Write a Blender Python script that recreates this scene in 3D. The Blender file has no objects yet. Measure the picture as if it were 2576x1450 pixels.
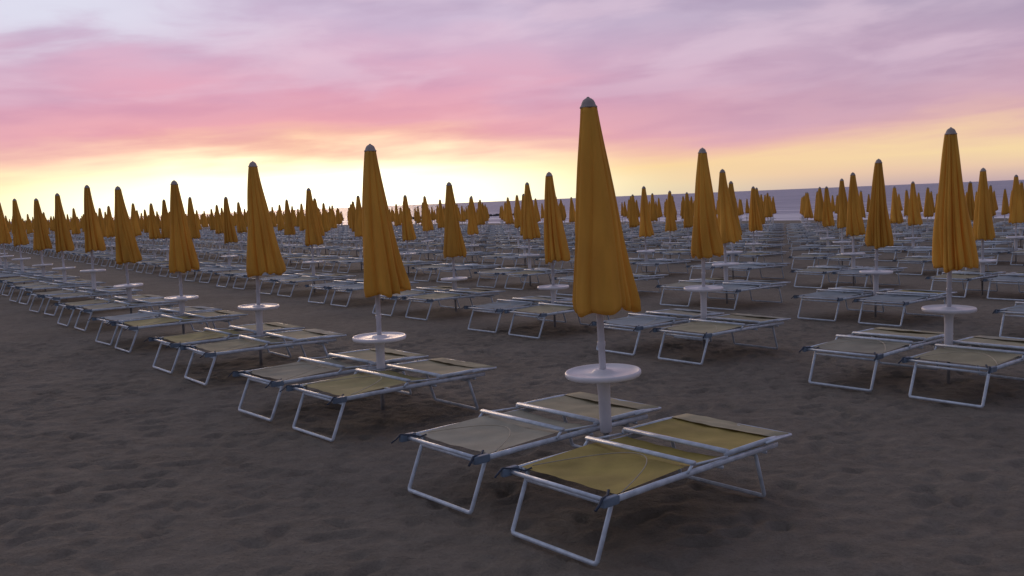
import bpy, math, random
import numpy as np
from mathutils import Vector, Matrix, noise
from bpy_extras.object_utils import world_to_camera_view

random.seed(7); np.random.seed(7)
scene = bpy.context.scene
scene.view_settings.view_transform = 'Standard'
scene.view_settings.look = 'None'
scene.view_settings.exposure = 0
COL = scene.collection

def lin(c):
    out = []
    for v in c:
        v = v/255.0
        out.append(v/12.92 if v <= 0.04045 else ((v+0.055)/1.055)**2.4)
    return (out[0], out[1], out[2], 1.0)

# ------------------------------------------------------------------ layout of the beach
CAM_H = 1.62
UB = Vector((0.778, 0.628)); UB.normalize()      # towards the sea
UA = Vector((-UB.y, UB.x))                        # along the shore
SLOPE = 0.0213
SHORE = 86.0
SEA_Z = -SLOPE*SHORE
M0 = Vector((0.53, 5.15))
U_ANG = math.atan2(0.66, 0.75)

def grid(i, j):
    ax = -1.68 if i == 0 else -1.62
    bx = 0 if i == 0 else 3.22+3.13*(i-1)
    return Vector((M0.x+bx+ax*j, M0.y+2.60*i+2.30*j))

def base_z(x, y):
    d = x*UB.x + y*UB.y
    if d < -15: d = -15
    if d > 300: d = 300
    return -SLOPE*d

# ------------------------------------------------------------------ materials
def new_mat(name):
    m = bpy.data.materials.new(name); m.use_nodes = True
    nt = m.node_tree
    return m, nt, nt.nodes, nt.links, nt.nodes['Principled BSDF']

def simple_mat(name, col, rough=0.5, metal=0.0, var=0.12, scale=14.0, bump=0.0, bscale=60.0, transl=0.0, tcol=None, stretch=None):
    m, nt, N, L, B = new_mat(name)
    tc = N.new('ShaderNodeTexCoord')
    oi = N.new('ShaderNodeObjectInfo')
    add = N.new('ShaderNodeVectorMath'); add.operation = 'ADD'
    src = tc.outputs['Object']
    if stretch:
        mp = N.new('ShaderNodeMapping'); mp.inputs['Scale'].default_value = stretch
        L.new(src, mp.inputs[0]); src = mp.outputs[0]
    L.new(src, add.inputs[0])
    cmb = N.new('ShaderNodeCombineXYZ')
    mu = N.new('ShaderNodeMath'); mu.operation = 'MULTIPLY'; mu.inputs[1].default_value = 37.0
    L.new(oi.outputs['Random'], mu.inputs[0]); L.new(mu.outputs[0], cmb.inputs[0]); L.new(mu.outputs[0], cmb.inputs[1])
    L.new(cmb.outputs[0], add.inputs[1])
    nz = N.new('ShaderNodeTexNoise'); nz.inputs['Scale'].default_value = scale; nz.inputs['Detail'].default_value = 5
    L.new(add.outputs[0], nz.inputs['Vector'])
    rp = N.new('ShaderNodeValToRGB')
    rp.color_ramp.elements[0].position = 0.3; rp.color_ramp.elements[1].position = 0.72
    rp.color_ramp.elements[0].color = tuple(c*(1-var*1.6) for c in col[:3])+(1,)
    rp.color_ramp.elements[1].color = tuple(min(1, c*(1+var)) for c in col[:3])+(1,)
    L.new(nz.outputs['Fac'], rp.inputs[0])
    hs = N.new('ShaderNodeHueSaturation')
    mr = N.new('ShaderNodeMapRange'); mr.inputs['To Min'].default_value = 0.85; mr.inputs['To Max'].default_value = 1.12
    L.new(oi.outputs['Random'], mr.inputs['Value']); L.new(mr.outputs[0], hs.inputs['Value'])
    L.new(rp.outputs[0], hs.inputs['Color'])
    L.new(hs.outputs[0], B.inputs['Base Color'])
    B.inputs['Roughness'].default_value = rough
    B.inputs['Metallic'].default_value = metal
    if bump > 0:
        n2 = N.new('ShaderNodeTexNoise'); n2.inputs['Scale'].default_value = bscale; n2.inputs['Detail'].default_value = 4
        L.new(add.outputs[0], n2.inputs['Vector'])
        bp = N.new('ShaderNodeBump'); bp.inputs['Strength'].default_value = bump; bp.inputs['Distance'].default_value = 0.01
        L.new(n2.outputs['Fac'], bp.inputs['Height']); L.new(bp.outputs[0], B.inputs['Normal'])
    if transl > 0:
        tr = N.new('ShaderNodeBsdfTranslucent')
        if tcol is None:
            L.new(hs.outputs[0], tr.inputs['Color'])
        else:
            tr.inputs['Color'].default_value = tcol
        mx = N.new('ShaderNodeMixShader'); mx.inputs[0].default_value = transl
        L.new(B.outputs[0], mx.inputs[1]); L.new(tr.outputs[0], mx.inputs[2])
        L.new(mx.outputs[0], N['Material Output'].inputs['Surface'])
    return m

MAT_CANOPY = simple_mat('canopy_cloth', (0.84, 0.475, 0.075), 0.9, 0, 0.16, 3.0, 0.6, 14.0, 0.24, (0.95, 0.48, 0.05, 1), stretch=(2.4,2.4,0.4))
MAT_CAP = simple_mat('cap_plastic', (0.42, 0.36, 0.33), 0.6, 0, 0.1)
MAT_WHITE = simple_mat('white_plastic', (0.80, 0.79, 0.82), 0.42, 0, 0.07, 6)
MAT_POLE = simple_mat('pole_paint', (0.60, 0.59, 0.62), 0.35, 0.0, 0.12, 9)
MAT_POST = simple_mat('buried_post_metal', (0.26, 0.25, 0.24), 0.6, 0.0, 0.3, 9)
MAT_ALU = simple_mat('weathered_aluminium', (0.63, 0.71, 0.79), 0.38, 0.15, 0.14, 18, 0.08)
MAT_BLUE = simple_mat('blue_plastic', (0.16, 0.22, 0.29), 0.5, 0, 0.2)
MAT_NAVY = simple_mat('navy_strap', (0.035, 0.05, 0.08), 0.8, 0, 0.2)
MAT_CORD = simple_mat('pale_cord', (0.5, 0.45, 0.34), 0.8, 0, 0.1)
FAB = {
 'yellow': simple_mat('yellow_fabric', (0.44, 0.345, 0.10), 0.85, 0, 0.16, 5, 0.2, 160, 0.10),
 'olive':  simple_mat('olive_yellow_fabric', (0.41, 0.36, 0.17), 0.85, 0, 0.14, 5, 0.2, 160, 0.10),
 'beige':  simple_mat('beige_fabric', (0.42, 0.38, 0.25), 0.85, 0, 0.12, 5, 0.2, 160, 0.10),
 'grey':   simple_mat('grey_fabric', (0.40, 0.38, 0.295), 0.85, 0, 0.12, 5, 0.2, 160, 0.10),
 'blue':   simple_mat('pale_blue_fabric', (0.34, 0.39, 0.42), 0.85, 0, 0.12, 5, 0.2, 160, 0.10),
}

# ------------------------------------------------------------------ mesh builder
class MB:
    def __init__(s): s.v=[]; s.f=[]; s.mi=[]; s.sm=[]
    def add(s, verts, faces, mi=0, smooth=True):
        o = len(s.v); s.v += [tuple(p) for p in verts]
        for f in faces:
            s.f.append(tuple(i+o for i in f)); s.mi.append(mi); s.sm.append(smooth)
    def merge(s, other, mi):
        o = len(s.v); s.v += other.v
        for f, m_, sm in zip(other.f, other.mi, other.sm):
            s.f.append(tuple(i+o for i in f)); s.mi.append(mi+m_); s.sm.append(sm)
    def mesh(s, name, mats):
        me = bpy.data.meshes.new(name)
        me.from_pydata(s.v, [], s.f)
        for m in mats: me.materials.append(m)
        me.polygons.foreach_set('material_index', s.mi)
        me.polygons.foreach_set('use_smooth', s.sm)
        me.update(); return me
    def tube(s, pts, rw, rh=None, n=8, mi=0, cap=True):
        rh = rw if rh is None else rh
        P = [Vector(p) for p in pts]; V=[]; F=[]; prev=None; sx=None
        for k, p in enumerate(P):
            if k == 0: d = P[1]-P[0]
            elif k == len(P)-1: d = P[-1]-P[-2]
            else: d = (P[k+1]-p).normalized()+(p-P[k-1]).normalized()
            d.normalize()
            if sx is None:
                up = Vector((0,0,1)) if abs(d.z) < 0.9 else Vector((1,0,0))
                sx = d.cross(up).normalized()
            else:
                sx = (prev.rotation_difference(d) @ sx); sx = (sx-d*sx.dot(d)).normalized()
            sy = sx.cross(d).normalized(); prev = d
            for a in range(n):
                t = 2*math.pi*(a+0.5)/n
                V.append(p + sx*math.cos(t)*rw + sy*math.sin(t)*rh)
        for k in range(len(P)-1):
            for a in range(n):
                b=(a+1)%n
                F.append((k*n+a, k*n+b, (k+1)*n+b, (k+1)*n+a))
        if cap:
            F.append(tuple(reversed(range(n)))); F.append(tuple((len(P)-1)*n+a for a in range(n)))
        s.add(V, F, mi)
    def lathe(s, prof, n=32, mi=0, cx=0, cy=0):
        V=[]; F=[]
        for r, z in prof:
            for a in range(n):
                t=2*math.pi*a/n; V.append((cx+r*math.cos(t), cy+r*math.sin(t), z))
        for k in range(len(prof)-1):
            for a in range(n):
                b=(a+1)%n; F.append((k*n+a,k*n+b,(k+1)*n+b,(k+1)*n+a))
        F.append(tuple(reversed(range(n)))); F.append(tuple((len(prof)-1)*n+a for a in range(n)))
        s.add(V,F,mi)
    def box(s, c, size, rot=0, mi=0, bev=0.15):
        sx,sy,sz=[q/2 for q in size]; b=min(sx,sy,sz)*bev*2
        V=[]
        ring=[(sx,sy-b),(sx-b,sy),(-sx+b,sy),(-sx,sy-b),(-sx,-sy+b),(-sx+b,-sy),(sx-b,-sy),(sx,-sy+b)]
        cr,sr=math.cos(rot),math.sin(rot)
        for z,k in ((-sz,0.85),(-sz+b,1),(sz-b,1),(sz,0.85)):
            for x,y in ring:
                x*=k;y*=k; V.append((c[0]+x*cr-y*sr, c[1]+x*sr+y*cr, c[2]+z))
        F=[]
        for k in range(3):
            for a in range(8):
                q=(a+1)%8; F.append((k*8+a,k*8+q,(k+1)*8+q,(k+1)*8+a))
        F.append(tuple(reversed(range(8)))); F.append(tuple(24+a for a in range(8)))
        s.add(V,F,mi,False)

# ------------------------------------------------------------------ umbrella parts
TOPZ = 2.26
HEMZ = 1.04
def sstep(a,b,x):
    t=min(1,max(0,(x-a)/(b-a))); return t*t*(3-2*t)
def canopy_mb(seed, flare=(0.06,0.0), width=1.0, N=180, R=42):
    rnd = random.Random(seed); mb = MB(); V=[]; F=[]
    ph = [rnd.uniform(0,6.28) for _ in range(12)]
    tw = rnd.uniform(-0.4,0.4)
    z0, z1 = TOPZ-0.05, HEMZ
    tilt = rnd.uniform(.0,.045)
    for k in range(R):
        s = k/(R-1)
        cr = 0.047 + 0.117*width*s**1.02
        tuck = 1-0.06*sstep(0.95,1.0,s)
        for a in range(N):
            t = 2*math.pi*a/N
            tt = t + tw*s + 0.07*math.sin(4*s+ph[6]) + 0.22*math.sin(2*t+ph[8])
            c8 = (1-abs(math.sin(4*tt+ph[0])))**2.6
            c5 = (1-abs(math.sin(5*tt+ph[10]+.5*math.sin(3*s))))**3.8
            f = -1.20*c8*(0.65+0.35*math.sin(t+ph[9])) - 0.8*c5*(0.5+0.5*math.sin(t+ph[7]+1.5*s)) + 0.22*math.cos(5*tt+ph[1]+s) + 0.15*math.cos(13*tt+ph[2]+1.4*s)*(0.5+0.5*math.sin(t+ph[9]+2*s)) + 0.08*math.cos(23*tt+ph[3]-2*s)*(0.5+0.5*math.sin(2*t+ph[5]))
            amp = 0.21 + 0.13*s
            bul = 0.06*math.sin(3*tt+ph[4]+3*s)*s + 0.035*math.sin(9*s+2*t+ph[7])
            r = cr*(1.03 + amp*f + bul)*tuck
            hem = (s**8)*(0.012*math.cos(8*tt+ph[0]+0.5) + 0.014*math.cos(3*tt+ph[5]) + tilt*math.cos(t-0.3))
            z = z0 + (z1-z0)*s + hem
            x = r*math.cos(t) + flare[0]*s**1.6 ; y = r*math.sin(t) + flare[1]*s**1.6
            V.append((x,y,z))
    base=(R-1)*N
    for kk,(q,dz) in enumerate(((0.93,0.004),(0.72,0.05),(0.35,0.12),(0.12,0.16))):
        for a in range(N):
            x,y,z=V[base+a]; V.append((flare[0]*q+(x-flare[0])*q, flare[1]*q+(y-flare[1])*q, z+dz))
    tot=R+4
    for k in range(tot-1):
        for a in range(N):
            b=(a+1)%N; F.append((k*N+a,(k+1)*N+a,(k+1)*N+b,k*N+b))
    F.append(tuple(range(N)))
    mb.add(V,F); return mb

def cap_mb(n=24):
    mb=MB()
    z=TOPZ
    mb.lathe([(0.049,z-0.054),(0.052,z-0.050),(0.050,z-0.046),(0.043,z-0.038),(0.039,z-0.025),(0.031,z-0.010),(0.018,z+0.000),(0.010,z+0.003),(0.008,z+0.008),(0.003,z+0.010)],n)
    return mb
def pole_mb(n=14):
    mb=MB(); mb.tube([(0,0,0.36),(0,0,0.9),(0,0,TOPZ-0.05)],0.0205,n=n)
    mb.tube([(0,0,-0.25),(0,0,0.37)],0.017,n=n,mi=1)
    if n>8:
        mb.lathe([(0.023,0.825),(0.0245,0.83),(0.0245,0.85),(0.023,0.855)],14)
    return mb
def table_top_mb(n=48):
    mb=MB(); z=0.665
    mb.lathe([(0.03,z-0.016),(0.14,z-0.016),(0.205,z-0.019),(0.218,z-0.016),(0.224,z-0.006),(0.224,z+0.008),(0.219,z+0.015),(0.211,z+0.014),(0.205,z+0.006),(0.07,z+0.005),(0.055,z+0.018),(0.036,z+0.024),(0.0215,z+0.024)],n)
    return mb
def stem_mb(n=24):
    mb=MB(); z=0.665
    mb.lathe([(0.034,0.31),(0.036,0.315),(0.036,0.40),(0.036,0.52),(0.039,0.59),(0.046,0.63),(0.060,z-0.0175)],n)
    return mb

specs=[(1,(0.034,0.0),1.20),(2,(0.062,0.01),1.18),(3,(0.074,-0.02),1.20),(4,(0.040,0.02),1.12),(5,(0.055,0.0),1.18),(6,(0.130,0.0),1.34)]
CANOPY_ME=[canopy_mb(sd,fl,w).mesh('canopy',[MAT_CANOPY]) for sd,fl,w in specs]
CAP_ME=cap_mb().mesh('cap',[MAT_CAP]); POLE_ME=pole_mb().mesh('pole',[MAT_POLE,MAT_POST])
TOP_ME=table_top_mb().mesh('table_top',[MAT_WHITE]); STEM_ME=stem_mb().mesh('table_stem',[MAT_WHITE])
UM=[MAT_CANOPY,MAT_CAP,MAT_POLE,MAT_POST,MAT_WHITE]
def whole_umbrella(sd,fl,w,N,R,q):
    mb2=MB(); mb2.merge(canopy_mb(sd,fl,w,N=N,R=R),0); mb2.merge(cap_mb(q),1); mb2.merge(pole_mb(8 if q<12 else 9),2); mb2.merge(table_top_mb(q*2),4); mb2.merge(stem_mb(q),4)
    return mb2
FAR_ME=[whole_umbrella(sd+20,fl,w*1.10,64,14,14).mesh('beach_umbrella',UM) for (sd,fl,w) in specs[:5]]
STUFF_U=[whole_umbrella(sd+20,fl,w*1.15,16,7,7) for (sd,fl,w) in specs[:3]]

# ------------------------------------------------------------------ sun lounger parts (x = towards sea, y = across)
RZ=0.320; HW=0.340
def u_leg(xt, xb, zt):
    mb=MB(); w=HW-0.052
    c=0.016
    zb=0.020
    def at(f,y): return (xt+(xb-xt)*f, y, zt*(1-f)+zb*f)
    mb.tube([at(0,-w),at(.5,-w),at(.95,-w),at(.99,-w+c*.35),at(1,-w+c),at(1,0),at(1,w-c),at(.99,w-c*.35),at(.95,w),at(.5,w),at(0,w)],0.0120,0.0115,8)
    mb.tube([at(.13,-w),at(.13,w)],0.0105,0.0105,8)
    for sy in (-1,1):
        mb.tube([(xt,sy*w,zt-0.004),(xt,sy*(HW-0.004),zt+0.004)],0.012,0.012,8)
    return mb
def frame_mb():
    mb=MB()
    for sy in (-1,1):
        mb.tube([(-0.85,sy*HW,RZ-0.004),(-0.5,sy*HW,RZ),(0.1,sy*HW,RZ),(0.56,sy*HW,RZ-0.006)],0.010,0.0165,8)
        mb.tube([(-0.25,sy*(HW+0.012),RZ+0.008),(-0.21,sy*(HW+0.012),RZ+0.046)],0.008,0.008,8)
        mb.tube([(-0.21,sy*(HW+0.012),RZ+0.042),(0.08,sy*(HW+0.012),RZ+0.026)],0.006,0.006,6)
    mb.tube([(-0.80,-HW,RZ-0.005),(-0.80,HW,RZ-0.005)],0.011,0.011,8)
    mb.tube([(-0.21,-HW-0.02,RZ+0.053),(-0.21,HW+0.02,RZ+0.053)],0.021,0.011,8)
    mb.tube([(0.06,-HW,RZ-0.030),(0.06,HW,RZ-0.030)],0.010,0.010,8)
    mb.tube([(0.46,-HW,RZ-0.03),(0.46,HW,RZ-0.03)],0.010,0.010,8)
    return mb
BE=0.65
def back_frame_mb():
    mb=MB(); w=HW+0.006
    for sy in (-1,1):
        mb.tube([(0.07,sy*w,RZ+0.038),(0.45,sy*w,RZ+0.038),(BE,sy*w,RZ+0.028)],0.010,0.014,8)
    mb.tube([(0.085,-w,RZ+0.050),(0.085,w,RZ+0.050)],0.022,0.012,8)
    mb.tube([(BE-.01,-w,RZ+0.028),(BE-.01,w,RZ+0.028)],0.011,0.011,8)
    return mb
def cloth(x0,x1,z0,z1,sag,w,seed,nx=14,ny=14,wrap=True):
    mb=MB(); V=[];F=[]; rnd=random.Random(seed); ph=[rnd.uniform(0,6) for _ in range(4)]
    ys=[-w+2*w*j/ny for j in range(ny+1)]
    for i in range(nx+1):
        t=i/nx; x=x0+(x1-x0)*t; z=z0+(z1-z0)*t
        row=[]
        for j,y in enumerate(ys):
            q=1-(y/w)**2
            zz=z-sag*q*(0.35+0.65*math.sin(math.pi*t))+0.0035*q*math.sin(9*t+ph[0]+y*8)+0.0025*math.sin(y*34+ph[1]+3*t)*q
            row.append((x+0.006*math.sin(y*6+ph[2])*(1 if i in(0,nx) else 0),y,zz))
        if wrap:
            row=[(x,-w-0.006,z-0.012)]+row+[(x,w+0.006,z-0.012)]
        V+=row
    m=len(V)//(nx+1)
    for i in range(nx):
        for j in range(m-1):
            F.append((i*m+j,(i+1)*m+j,(i+1)*m+j+1,i*m+j+1))
    mb.add(V,F); return mb
SW=HW-0.018
def seat_mb(seed,n=14):
    mb=cloth(-0.735,-0.23,RZ+0.010,RZ+0.030,0.018,SW-.002,seed,n,n,False)
    mb.merge(cloth(-0.23,0.075,RZ+0.030,RZ+0.016,0.034,SW-0.002,seed+1,n,n,False),0)
    return mb
def back_mb(seed,n=14):
    return cloth(0.105,BE-.01,RZ+0.046,RZ+0.040,0.012,HW-0.004,seed,n,n,False)
def hood_mb(seed,n=9):
    return cloth(0.50,BE+.012,RZ+0.048,RZ+0.042,0.001,HW+0.010,seed,n,n)
def hood_bar_mb():
    mb=MB(); w=HW+0.022
    for sy in (-1,1):
        mb.tube([(0.42,sy*w,RZ+0.032),(0.50,sy*w,RZ+0.034),(BE+.02,sy*w,RZ+0.031)],0.007,0.007,8)
    mb.tube([(BE+.02,-w,RZ+0.031),(BE+.02,w,RZ+0.031)],0.008,0.008,8)
    return mb
def joint_mb(sy):
    mb=MB(); y=sy*HW
    mb.box((-0.80,y,RZ-0.003),(0.11,0.026,0.042),0,0)
    return mb
def strap_mb(seed,sy):
    rnd=random.Random(seed); mb=MB(); y=sy*HW
    mb.tube([(-0.89-rnd.uniform(0,.02),y+sy*0.010,RZ-0.02),(-0.875,y+sy*0.006,RZ-0.002),(-0.85,y,RZ+.022),(-0.785,y-sy*0.03,RZ+0.014),(-0.75,y-sy*0.06,RZ+0.0),(-0.72,y-sy*0.08,RZ+0.014)],0.008,0.004,6)
    return mb
def cord_mb(seed):
    rnd=random.Random(seed); mb=MB(); pts=[]
    a=rnd.uniform(.75,1.1)
    for k in range(25):
        t=k/24
        x=-0.72+0.45*math.sin(math.pi*t)*a+.02*math.sin(7*t+seed); y=-HW+2*HW*t*0.9
        pts.append((x,y,RZ+0.020+0.030*math.sin(math.pi*t)))
    mb.tube(pts,0.0030,0.0030,5); return mb

LEG1=u_leg(-0.72,-0.84,RZ-0.012); LEG2=u_leg(0.42,0.52,RZ-0.012)
LEG1_ME=LEG1.mesh('leg',[MAT_ALU]); LEG2_ME=LEG2.mesh('leg',[MAT_ALU])
FR=frame_mb(); FR_ME=FR.mesh('frame',[MAT_ALU])
BF=back_frame_mb(); HB=hood_bar_mb()
J=[joint_mb(-1),joint_mb(1)]; J_ME=[j.mesh('hinge',[MAT_BLUE]) for j in J]
ST_ME=[[strap_mb(k,sy).mesh('strap',[MAT_NAVY]) for sy in (-1,1)] for k in range(3)]
CO_ME=[cord_mb(k).mesh('elastic_cord',[MAT_CORD]) for k in range(3)]
STYLES={'yellow':('yellow','yellow','beige'),'mixed':('grey','beige','beige'),'beige':('beige','beige','grey'),
        'grey':('grey','grey','blue'),'blue':('blue','grey','blue'),'olive':('olive','beige','beige'),'stripe':('blue','olive','blue')}
ST_DESC={'yellow':'olive-yellow fabric','mixed':'khaki and beige fabric','beige':'beige fabric','grey':'faded khaki-grey fabric','blue':'pale blue fabric','olive':'olive-yellow seat and beige back','stripe':'pale blue and olive-yellow fabric'}
LM={}; FARL={}
for k,(a,b,c) in STYLES.items():
    sd=sum(map(ord,k))%50
    d={}
    d['seat']=seat_mb(sd).mesh('seat',[FAB[a]])
    mb=MB(); mb.merge(back_mb(sd+7),0); mb.merge(BF,1); d['backrest']=mb.mesh('backrest',[FAB[b],MAT_ALU])
    mb=MB(); mb.merge(hood_mb(sd+9),0); mb.merge(HB,1); d['sun_hood']=mb.mesh('sun_hood',[FAB[c],MAT_ALU])
    LM[k]=d
    mb=MB()
    mb.merge(FR,0); mb.merge(LEG1,0); mb.merge(LEG2,0); mb.merge(BF,0); mb.merge(HB,0)
    for j in J: mb.merge(j,1)
    mb.merge(seat_mb(sd,4),2); mb.merge(back_mb(sd,4),3); mb.merge(hood_mb(sd,3),4)
    FARL[k]=(mb, mb.mesh('sun_lounger',[MAT_ALU,MAT_BLUE,FAB[a],FAB[b],FAB[c]]))

# ------------------------------------------------------------------ camera
cam_d=bpy.data.cameras.new('camera'); cam=bpy.data.objects.new('camera',cam_d); COL.objects.link(cam)
cam_d.sensor_width=36; cam_d.lens=36*2231/2576; cam_d.clip_end=30000; cam_d.clip_start=0.05
R=Matrix.Rotation(math.radians(90-5.63),4,'X') @ Matrix.Rotation(math.radians(-2.36),4,'Z')
cam.matrix_world=Matrix.Translation((0,0,CAM_H)) @ R
scene.camera=cam
bpy.context.view_layer.update()
def proj(p):
    c=world_to_camera_view(scene,cam,Vector(p)); return (c.x*2576,(1-c.y)*1450,c.z)

# ------------------------------------------------------------------ place things
def link(name, data, parent=None, loc=None, rot=None):
    o=bpy.data.objects.new(name,data); COL.objects.link(o)
    if parent is not None: o.parent=parent
    if loc is not None: o.location=loc
    if rot is not None: o.rotation_euler=rot
    return o

spots=[]
for i in range(0,15):
    for j in range(-1,60):
        if i>11 and j<5: continue
        p=grid(i,j)
        if p.y<2: continue
        x,y,z=proj((p.x,p.y,base_z(p.x,p.y)+1.0))
        if x<-100 or x>2576+120: continue
        if i>0 and p.length<34 and 640<x<700: continue
        if i>1 and p.length<26 and 1135<x<1190: continue
        spots.append((p.length,i,j,p))
spots.sort(key=lambda s:s[0])
stuff_u=MB()
variant_fix={(0,0):0,(0,1):2,(0,2):5,(0,3):2,(1,0):1,(1,1):3}
dz_fix={(0,0):0.0,(0,1):-0.06,(0,2):-0.02,(0,3):-0.10,(0,4):-0.07,(0,5):0.06,(1,0):0.0,(1,1):0.03,(1,2):-.10,(1,3):-.12}
dx_fix={(0,2):(-0.01,0.05),(1,0):(.14,.10),(1,1):(.07,.12),(0,1):(0.02,-.10),(1,3):(.16,.05),(1,2):(.07,.02),(3,1):(-.2,.1),(1,4):(.22,0.1)}
for n,(dist,i,j,p) in enumerate(spots):
    rnd=random.Random(i*100+j+5)
    ja=.06 if dist<20 else .2
    jit=Vector((rnd.uniform(-ja,ja),rnd.uniform(-ja,ja))) if (i,j)!=(0,0) else Vector((0,0))
    if (i,j) in dx_fix: jit=Vector(dx_fix[(i,j)])
    x,y=p.x+jit.x,p.y+jit.y; z=base_z(x,y)+dz_fix.get((i,j), (-0.05 if j<8 else .02)+rnd.uniform(-.05,.06))
    rot=(math.radians(rnd.uniform(-1.1,1.1)),math.radians(rnd.uniform(-1.1,1.1)),rnd.uniform(-.35,.35))
    if (i,j)==(0,0): rot=(0,math.radians(-1.3),0)
    if (i,j)==(0,1): rot=(0,math.radians(.4),.15)
    if (i,j)==(0,2): rot=(0,math.radians(1.6),0)
    if (i,j)==(0,3): rot=(0,math.radians(.8),.1)
    if (i,j)==(1,0): rot=(0,math.radians(.2),.1)
    if n<46:
        e=link('beach_umbrella',None,None,(x,y,z),rot); e.empty_display_size=0.3
        v=variant_fix.get((i,j),rnd.randrange(5))
        c=link('canopy',CANOPY_ME[v],e)
        link('cap',CAP_ME,e); link('pole',POLE_ME,e); t=link('table',STEM_ME,e); link('table_top',TOP_ME,t)
        if v==5: c['label']='orange canopy billowing out to one side at the hem'
        e['label']='closed orange-yellow beach umbrella with round white pole table' if v!=5 else 'closed orange-yellow beach umbrella with canopy flared at the hem'
    elif n<299:
        e=link('beach_umbrella',FAR_ME[rnd.randrange(5)],None,(x,y,z),rot)
        e['label']='closed orange-yellow beach umbrella standing in sand among sun loungers'
    else:
        s0=STUFF_U[rnd.randrange(3)]; Mx=Matrix.Translation((x,y,z))@Matrix.Rotation(rot[2],4,'Z')
        t=MB(); t.v=[tuple(Mx@Vector(a)) for a in s0.v]; t.f=s0.f; t.mi=s0.mi; t.sm=s0.sm
        stuff_u.merge(t,0); continue
    e['category']='umbrella'; e['group']='closed beach umbrellas in rows'
if stuff_u.v:
    o=link('distant_umbrellas',stuff_u.mesh('distant_umbrellas',UM)); o['kind']='stuff'
    o['label']='far rows of tiny closed orange umbrellas on the beach'; o['category']='umbrellas'

allbeds=[]
for i in range(0,13):
    for j in range(-2,42):
        p=grid(i,j)
        for side in (-1,1):
            u=Vector((math.cos(U_ANG),math.sin(U_ANG))); v=Vector((-u.y,u.x))
            q=p+v*0.455*side+Vector((-0.050,-0.11))
            if (i,j)==(0,0): q+=Vector((-0.01,-0.05 if side<0 else 0.0))
            if (i,j)==(1,1): q+=Vector((0.0,.16))
            if (i,j)==(1,0): q+=Vector((0.08,.24))
            if q.y<2.5: continue
            X,Y,Z=proj((q.x,q.y,base_z(q.x,q.y)+.3))
            if X<-170 or X>2576+200: continue
            if (i==0 and j<0): continue
            allbeds.append((q.length,i,j,side,q))
allbeds.sort(key=lambda s:s[0])
fix={(0,0,-1):'yellow',(0,0,1):'mixed',(0,1,-1):'olive',(0,1,1):'mixed',(0,2,-1):'beige',(0,2,1):'olive',(0,3,-1):'olive',(0,3,1):'blue',
     (1,0,-1):'beige',(1,0,1):'mixed',(1,1,-1):'beige',(1,1,1):'blue',(2,1,-1):'stripe'}
far_mb=MB()
for n,(dist,i,j,side,q) in enumerate(allbeds):
    rnd=random.Random(i*1000+j*10+side+3)
    st=fix.get((i,j,side)) or rnd.choice(['grey','grey','blue','blue','beige','mixed','stripe' if rnd.random()<.3 else 'blue'])
    x=q.x+rnd.uniform(-.03,.03); y=q.y+rnd.uniform(-.03,.03); z=base_z(x,y)
    rz=U_ANG+math.radians(rnd.uniform(-2.2,2.2)); ry=math.atan(SLOPE)
    if (i,j)==(0,0): x,y,rz=q.x,q.y,U_ANG
    if n<64:
        e=link('sun_lounger',None,None,(x,y,z),(0,ry,rz)); e.empty_display_size=.3
        link('frame',FR_ME,e); link('leg',LEG1_ME,e); link('leg',LEG2_ME,e)
        link('seat',LM[st]['seat'],e); link('backrest',LM[st]['backrest'],e); link('sun_hood',LM[st]['sun_hood'],e)
        link('hinge',J_ME[0],e); link('hinge',J_ME[1],e); link('strap',ST_ME[n%3][0],e); link('strap',ST_ME[(n+1)%3][1],e)
        if n<14: link('elastic_cord',CO_ME[n%3],e)
    elif n<299:
        e=link('sun_lounger',FARL[st][1],None,(x,y,z),(0,ry,rz))
    else:
        mbs=FARL[st][0]; Mx=Matrix.Translation((x,y,z))@Matrix.Rotation(rz,4,'Z')@Matrix.Rotation(ry,4,'Y')
        t=MB(); t.v=[tuple(Mx@Vector(a)) for a in mbs.v]; t.f=mbs.f; t.mi=mbs.mi; t.sm=mbs.sm
        far_mb.merge(t,0); continue
    e['label']='low aluminium sun lounger with '+ST_DESC[st]+' on sand'
    e['category']='sun lounger'; e['group']='sun loungers in rows on the sand'
o=link('distant_sun_loungers',far_mb.mesh('distant_sun_loungers',[MAT_ALU,MAT_BLUE,FAB['blue'],FAB['grey'],FAB['blue']]))
o['kind']='stuff'; o['label']='far rows of grey sun loungers covering the beach'; o['category']='sun loungers'

# ------------------------------------------------------------------ ground
def axis(lo,hi,step,out_lo,out_hi,g=1.12):
    a=list(np.arange(lo,hi,step)); s=step; x=a[-1]
    while x<out_hi: s*=g; x+=s; a.append(x)
    s=step; x=a[0]
    while x>out_lo: s*=g; x-=s; a.insert(0,x)
    return np.array(a)
xs=axis(-6.5,6.5,0.034,-4000,4000); ys=axis(2.2,12,0.034,-2500,4500)
nx,ny=len(xs),len(ys)
X,Y=np.meshgrid(xs,ys)
D=np.clip(X*UB.x+Y*UB.y,-15,300); Z=-SLOPE*D
H=np.zeros_like(Z)
ix0,ix1=np.searchsorted(xs,-14),np.searchsorted(xs,14); iy0,iy1=np.searchsorted(ys,1.0),np.searchsorted(ys,24)
for b in range(iy0,iy1):
    for a in range(ix0,ix1):
        x,y=xs[a],ys[b]
        H[b,a]=0.012*noise.noise(Vector((x*1.5,y*1.5,0)))+0.010*noise.noise(Vector((x*4.0,y*4.0,4)))+0.010*noise.noise(Vector((x*10,y*10,9)))
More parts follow.
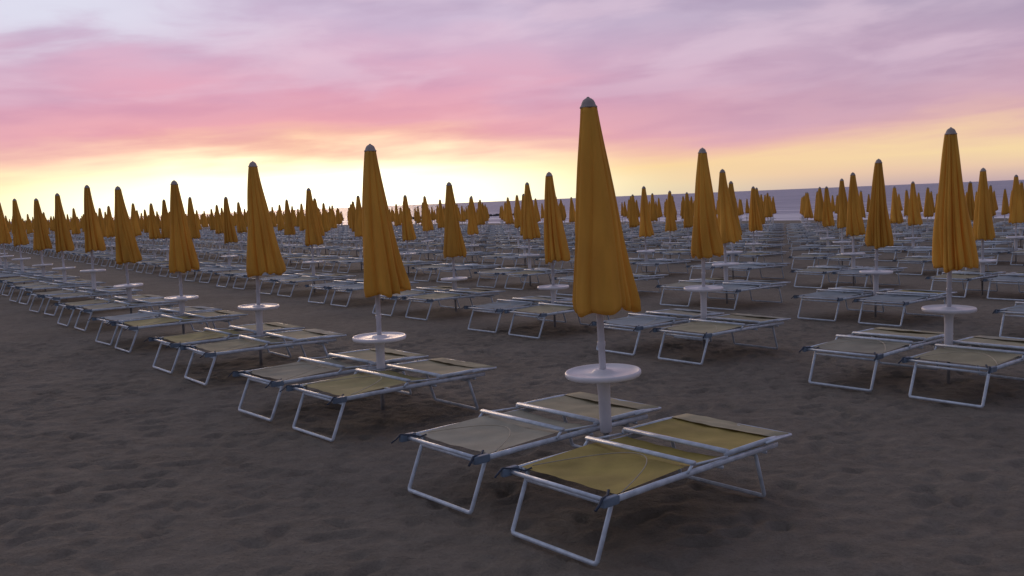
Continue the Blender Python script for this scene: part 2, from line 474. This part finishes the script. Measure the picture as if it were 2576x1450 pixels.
for k in range(3200):
    cx=random.uniform(-7,7); cy=random.uniform(2.2,12.5); an=random.uniform(0,3.14); L_=random.uniform(.05,.13); W=random.uniform(.03,.05); dp=random.uniform(.004,.024)*(1.8 if random.random()<.08 else 1)
    a0,a1=np.searchsorted(xs,[cx-.4,cx+.4]); b0,b1=np.searchsorted(ys,[cy-.4,cy+.4])
    if a1<=a0 or b1<=b0: continue
    dx=X[b0:b1,a0:a1]-cx; dy=Y[b0:b1,a0:a1]-cy
    u=(dx*math.cos(an)+dy*math.sin(an))/L_; v=(-dx*math.sin(an)+dy*math.cos(an))/W
    r2=u*u+v*v
    H[b0:b1,a0:a1]+= -dp*np.exp(-r2*1.0)+dp*0.4*np.exp(-((np.sqrt(r2)-1.6)**2)*4)
H-=H[iy0:iy1,ix0:ix1].mean()*(H!=0)
H=np.where(H>0,0.022*np.tanh(H/0.022),0.07*np.tanh(H/0.07))-0.006*(H!=0)
Z=Z+H
co=np.stack([X,Y,Z],-1).reshape(-1,3)
idx=np.arange(nx*ny).reshape(ny,nx)
q=np.stack([idx[:-1,:-1],idx[:-1,1:],idx[1:,1:],idx[1:,:-1]],-1).reshape(-1,4)
me=bpy.data.meshes.new('sand_ground')
me.vertices.add(len(co)); me.vertices.foreach_set('co',co.ravel())
me.loops.add(q.size); me.loops.foreach_set('vertex_index',q.ravel())
me.polygons.add(len(q)); me.polygons.foreach_set('loop_start',np.arange(0,q.size,4)); me.polygons.foreach_set('loop_total',np.full(len(q),4))
me.polygons.foreach_set('use_smooth',np.ones(len(q),bool))
me.update(calc_edges=True); me.validate()
m,nt,N,L,B=new_mat('sand')
tc=N.new('ShaderNodeTexCoord')
def nz(scale,detail=6,rough=.6):
    n=N.new('ShaderNodeTexNoise'); n.inputs['Scale'].default_value=scale; n.inputs['Detail'].default_value=detail; n.inputs['Roughness'].default_value=rough
    L.new(tc.outputs['Object'],n.inputs['Vector'])
    return n
n1=nz(.9); n2=nz(9.5,9,.62); n3=nz(60,5,.7)
mixv=N.new('ShaderNodeMath'); mixv.operation='MULTIPLY_ADD'; mixv.inputs[1].default_value=.30
L.new(n1.outputs['Fac'],mixv.inputs[0])
m2=N.new('ShaderNodeMath'); m2.operation='MULTIPLY'; m2.inputs[1].default_value=.40; L.new(n2.outputs['Fac'],m2.inputs[0])
m3=N.new('ShaderNodeMath'); m3.operation='MULTIPLY_ADD'; m3.inputs[1].default_value=.30; L.new(n3.outputs['Fac'],m3.inputs[0]); L.new(m2.outputs[0],m3.inputs[2])
L.new(m3.outputs[0],mixv.inputs[2])
rp=N.new('ShaderNodeValToRGB'); e=rp.color_ramp.elements; e[0].position=.38; e[1].position=.62
e[0].color=(.165,.143,.116,1); e[1].color=(.262,.232,.190,1)
L.new(mixv.outputs[0],rp.inputs[0]); L.new(rp.outputs[0],B.inputs['Base Color']); B.inputs['Roughness'].default_value=.95
B.inputs['Specular IOR Level'].default_value=.15
b1=N.new('ShaderNodeBump'); b1.inputs['Strength'].default_value=1; b1.inputs['Distance'].default_value=.045; L.new(n2.outputs['Fac'],b1.inputs['Height'])
b2=N.new('ShaderNodeBump'); b2.inputs['Strength'].default_value=.8; b2.inputs['Distance'].default_value=.012; L.new(n3.outputs['Fac'],b2.inputs['Height']); L.new(b1.outputs[0],b2.inputs['Normal'])
L.new(b2.outputs[0],B.inputs['Normal'])
me.materials.append(m)
g=link('sand_ground',me); g['kind']='structure'; g['label']='dark trampled beach sand sloping to the sea'; g['category']='sand'

# ------------------------------------------------------------------ sea
mb=MB(); o3=UB*78
P=[(o3-UA*6000),(o3+UA*12000),(o3+UA*12000+UB*14000),(o3-UA*6000+UB*14000)]
mb.add([(p.x,p.y,SEA_Z) for p in P],[(0,3,2,1)])
m,nt,N,L,B=new_mat('sea_water'); tc=N.new('ShaderNodeTexCoord')
mp=N.new('ShaderNodeMapping'); mp.vector_type='POINT'; ang=math.atan2(UB.y,UB.x)
mp.inputs['Rotation'].default_value=(0,0,-ang); L.new(tc.outputs['Object'],mp.inputs[0])
sp=N.new('ShaderNodeSeparateXYZ'); L.new(mp.outputs[0],sp.inputs[0])
mp2=N.new('ShaderNodeMapping'); mp2.inputs['Scale'].default_value=(.22,.035,1); L.new(mp.outputs[0],mp2.inputs[0])
w1=N.new('ShaderNodeTexNoise'); w1.inputs['Scale'].default_value=1; w1.inputs['Detail'].default_value=7; w1.inputs['Roughness'].default_value=.62; L.new(mp2.outputs[0],w1.inputs['Vector'])
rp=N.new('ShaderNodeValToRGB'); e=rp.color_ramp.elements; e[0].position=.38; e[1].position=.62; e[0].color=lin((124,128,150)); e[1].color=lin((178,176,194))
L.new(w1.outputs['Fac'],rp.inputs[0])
mr=N.new('ShaderNodeMapRange'); mr.inputs['From Min'].default_value=84; mr.inputs['From Max'].default_value=190; mr.inputs['To Min'].default_value=1; mr.inputs['To Max'].default_value=0; L.new(sp.outputs['X'],mr.inputs['Value'])
mp3=N.new('ShaderNodeMapping'); mp3.inputs['Scale'].default_value=(.16,.016,1); L.new(mp.outputs[0],mp3.inputs[0])
w2=N.new('ShaderNodeTexNoise'); w2.inputs['Scale'].default_value=1; w2.inputs['Detail'].default_value=4; L.new(mp3.outputs[0],w2.inputs['Vector'])
mr2=N.new('ShaderNodeMapRange'); mr2.inputs['From Min'].default_value=.48; mr2.inputs['From Max'].default_value=.54; L.new(w2.outputs['Fac'],mr2.inputs['Value'])
mm=N.new('ShaderNodeMath'); mm.operation='MULTIPLY'; L.new(mr.outputs[0],mm.inputs[0]); L.new(mr2.outputs[0],mm.inputs[1])
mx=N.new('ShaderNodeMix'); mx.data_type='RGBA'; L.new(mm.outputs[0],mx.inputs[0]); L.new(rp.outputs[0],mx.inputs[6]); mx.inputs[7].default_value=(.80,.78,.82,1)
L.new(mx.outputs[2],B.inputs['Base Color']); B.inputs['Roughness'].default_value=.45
bp=N.new('ShaderNodeBump'); bp.inputs['Strength'].default_value=1; bp.inputs['Distance'].default_value=0.8; L.new(w1.outputs['Fac'],bp.inputs['Height']); L.new(bp.outputs[0],B.inputs['Normal'])
o=link('sea_water',mb.mesh('sea_water',[m])); o['kind']='structure'; o['label']='calm mauve sea with thin surf lines at dusk'; o['category']='sea'

# breakwater of rocks off the shore
mb=MB(); rnd=random.Random(3)
c0=Vector((-36,212)); c1=Vector((4,206))
for k in range(90):
    t=k/89; p=c0.lerp(c1,t)+Vector((rnd.uniform(-.3,.3),rnd.uniform(-1.5,1.5))); s=rnd.uniform(.35,.75)
    V=[];F=[]
    n=7
    for zz,rr in ((-.5,1.1),(0.1,1.0),(.45,.75),(.7,.3)):
        for a in range(n):
            th=6.283*a/n+k; r=s*rr*rnd.uniform(.8,1.2); V.append((p.x+r*math.cos(th),p.y+r*math.sin(th),SEA_Z+zz*s*1.2))
    for kk in range(3):
        for a in range(n): b=(a+1)%n; F.append((kk*n+a,kk*n+b,(kk+1)*n+b,(kk+1)*n+a))
    F.append(tuple(3*n+a for a in range(n)))
    mb.add(V,F,0,False)
o=link('breakwater',mb.mesh('breakwater',[simple_mat('dark_rock',(.06,.055,.06),.9,0,.2,1)]))
o['label']='low dark rock breakwater in the calm sea'; o['category']='breakwater'

# ------------------------------------------------------------------ sun
SUN_AZ=math.radians(-15); SUN_EL=math.radians(6)
sd=bpy.data.lights.new('sun','SUN'); sd.energy=0.8; sd.angle=math.radians(20); sd.color=(1,.70,.46)
so=bpy.data.objects.new('sun',sd); COL.objects.link(so)
dirv=Vector((math.sin(SUN_AZ)*math.cos(SUN_EL),math.cos(SUN_AZ)*math.cos(SUN_EL),math.sin(SUN_EL)))
so.rotation_euler=dirv.to_track_quat('Z','Y').to_euler()

# ------------------------------------------------------------------ world
w=bpy.data.worlds.new('World'); scene.world=w; w.use_nodes=True
nt=w.node_tree; N=nt.nodes; L=nt.links; bg=N['Background']
def math_(op,a,b=None,c=None,clamp=False):
    n=N.new('ShaderNodeMath'); n.operation=op; n.use_clamp=clamp
    for k,v in enumerate((a,b,c)):
        if v is None: continue
        if isinstance(v,(int,float)): n.inputs[k].default_value=v
        else: L.new(v,n.inputs[k])
    return n.outputs[0]
def maprange(v,a,b,c=0.0,d=1.0,sm=True):
    n=N.new('ShaderNodeMapRange'); n.interpolation_type='SMOOTHSTEP' if sm else 'LINEAR'
    L.new(v,n.inputs['Value']); n.inputs['From Min'].default_value=a; n.inputs['From Max'].default_value=b; n.inputs['To Min'].default_value=c; n.inputs['To Max'].default_value=d
    return n.outputs[0]
def ramp(v,stops):
    n=N.new('ShaderNodeValToRGB'); cr=n.color_ramp
    while len(cr.elements)<len(stops): cr.elements.new(.5)
    for e,(p,c) in zip(cr.elements,stops): e.position=p; e.color=lin(c)
    L.new(v,n.inputs[0]); return n.outputs[0]
def mix(f,a,b,mode='MIX'):
    n=N.new('ShaderNodeMix'); n.data_type='RGBA'; n.blend_type=mode
    for s,v in ((0,f),(6,a),(7,b)):
        if isinstance(v,(int,float)): n.inputs[s].default_value=v
        elif isinstance(v,tuple): n.inputs[s].default_value=v
        else: L.new(v,n.inputs[s])
    return n.outputs[2]
tc=N.new('ShaderNodeTexCoord'); nr=N.new('ShaderNodeVectorMath'); nr.operation='NORMALIZE'; L.new(tc.outputs['Generated'],nr.inputs[0])
sp=N.new('ShaderNodeSeparateXYZ'); L.new(nr.outputs[0],sp.inputs[0]); x,y,z=sp.outputs
az=math_('MULTIPLY',math_('ARCTAN2',x,y),180/math.pi)
zc=math_('MAXIMUM',z,0.0)
cxv=math_('MULTIPLY',az,.070)
cyv=math_('SUBTRACT',math_('MULTIPLY',math_('LOGARITHM',math_('ADD',zc,.12),2.718),3.1),math_('MULTIPLY',az,.010))
cm=N.new('ShaderNodeCombineXYZ'); L.new(cxv,cm.inputs[0]); L.new(cyv,cm.inputs[1])
def cloud(scale,sx,sy,off,detail=6,dist=.2,rough=.5):
    mp=N.new('ShaderNodeMapping'); mp.inputs['Location'].default_value=(off,off*.7,0); mp.inputs['Scale'].default_value=(sx,sy,1)
    L.new(cm.outputs[0],mp.inputs[0]); n=N.new('ShaderNodeTexNoise'); n.inputs['Scale'].default_value=scale; n.inputs['Detail'].default_value=detail; n.inputs['Roughness'].default_value=rough; n.inputs['Distortion'].default_value=dist
    L.new(mp.outputs[0],n.inputs['Vector']); return n.outputs['Fac']
cA=cloud(1.0,.8,1.1,3.1,4,.3,.45); cB=cloud(2.6,.8,1.3,8.3,5,.2,.52); cC=cloud(1.7,.75,1.2,15.0,5,.3,.5)
pert=math_('ADD',math_('MULTIPLY',math_('SUBTRACT',cA,.5),.070),math_('MULTIPLY',math_('SUBTRACT',cB,.5),.035))
zz=math_('ADD',zc,math_('MULTIPLY',pert,maprange(zc,0,.07)))
pz=math_('DIVIDE',zz,.5,clamp=True)
daz=math_('ABSOLUTE',math_('SUBTRACT',az,-13.0))
pzg=math_('ADD',pz,math_('MULTIPLY',daz,.0022))
glow=ramp(pzg,[(0,(255,226,160)),(.035,(255,244,196)),(.07,(255,240,184)),(.105,(254,218,160)),(.145,(248,192,168)),(.195,(240,174,182)),(.27,(230,172,192)),(.34,(219,180,204)),(.42,(211,192,216)),(.5,(198,184,208)),(.7,(136,136,160)),(1,(120,124,146))])
away=ramp(pz,[(0,(196,170,172)),(.03,(232,198,172)),(.06,(246,216,168)),(.085,(238,200,172)),(.115,(223,180,178)),(.155,(208,168,184)),(.24,(192,164,188)),(.35,(182,166,190)),(.46,(174,162,188)),(.7,(130,130,156)),(1,(120,124,146))])
back=ramp(pz,[(0,(134,130,142)),(.3,(122,122,142)),(1,(120,124,146))])
fg=maprange(daz,6,42)
col=mix(fg,glow,away)
core=math_('MULTIPLY',maprange(daz,24,0),maprange(zz,.080,.008))
col=mix(math_('MULTIPLY',core,.9),col,(2.3,2.15,1.6,1))
upz=maprange(zc,.05,.13)
col=mix(math_('MULTIPLY',math_('MULTIPLY',maprange(cA,.40,.66),upz),.6),col,(.88,.83,.88,1),'MULTIPLY')
col=mix(math_('MULTIPLY',math_('MULTIPLY',maprange(cB,.40,.68),maprange(zc,.03,.09)),.5),col,(.89,.82,.87,1),'MULTIPLY')
hi=maprange(cC,.56,.34)
col=mix(math_('MULTIPLY',math_('MULTIPLY',hi,maprange(zc,.06,.16)),.42),col,lin((236,210,226)))
lw=math_('MULTIPLY',maprange(az,-8,-27),maprange(zc,.13,.20)); lw=math_('MULTIPLY',lw,maprange(cC,.64,.42))
col=mix(math_('MULTIPLY',lw,.85),col,lin((224,226,242)))
bk=maprange(math_('ABSOLUTE',az),50,110)
col=mix(bk,col,back)
L.new(col,bg.inputs['Color']); bg.inputs['Strength'].default_value=1.0
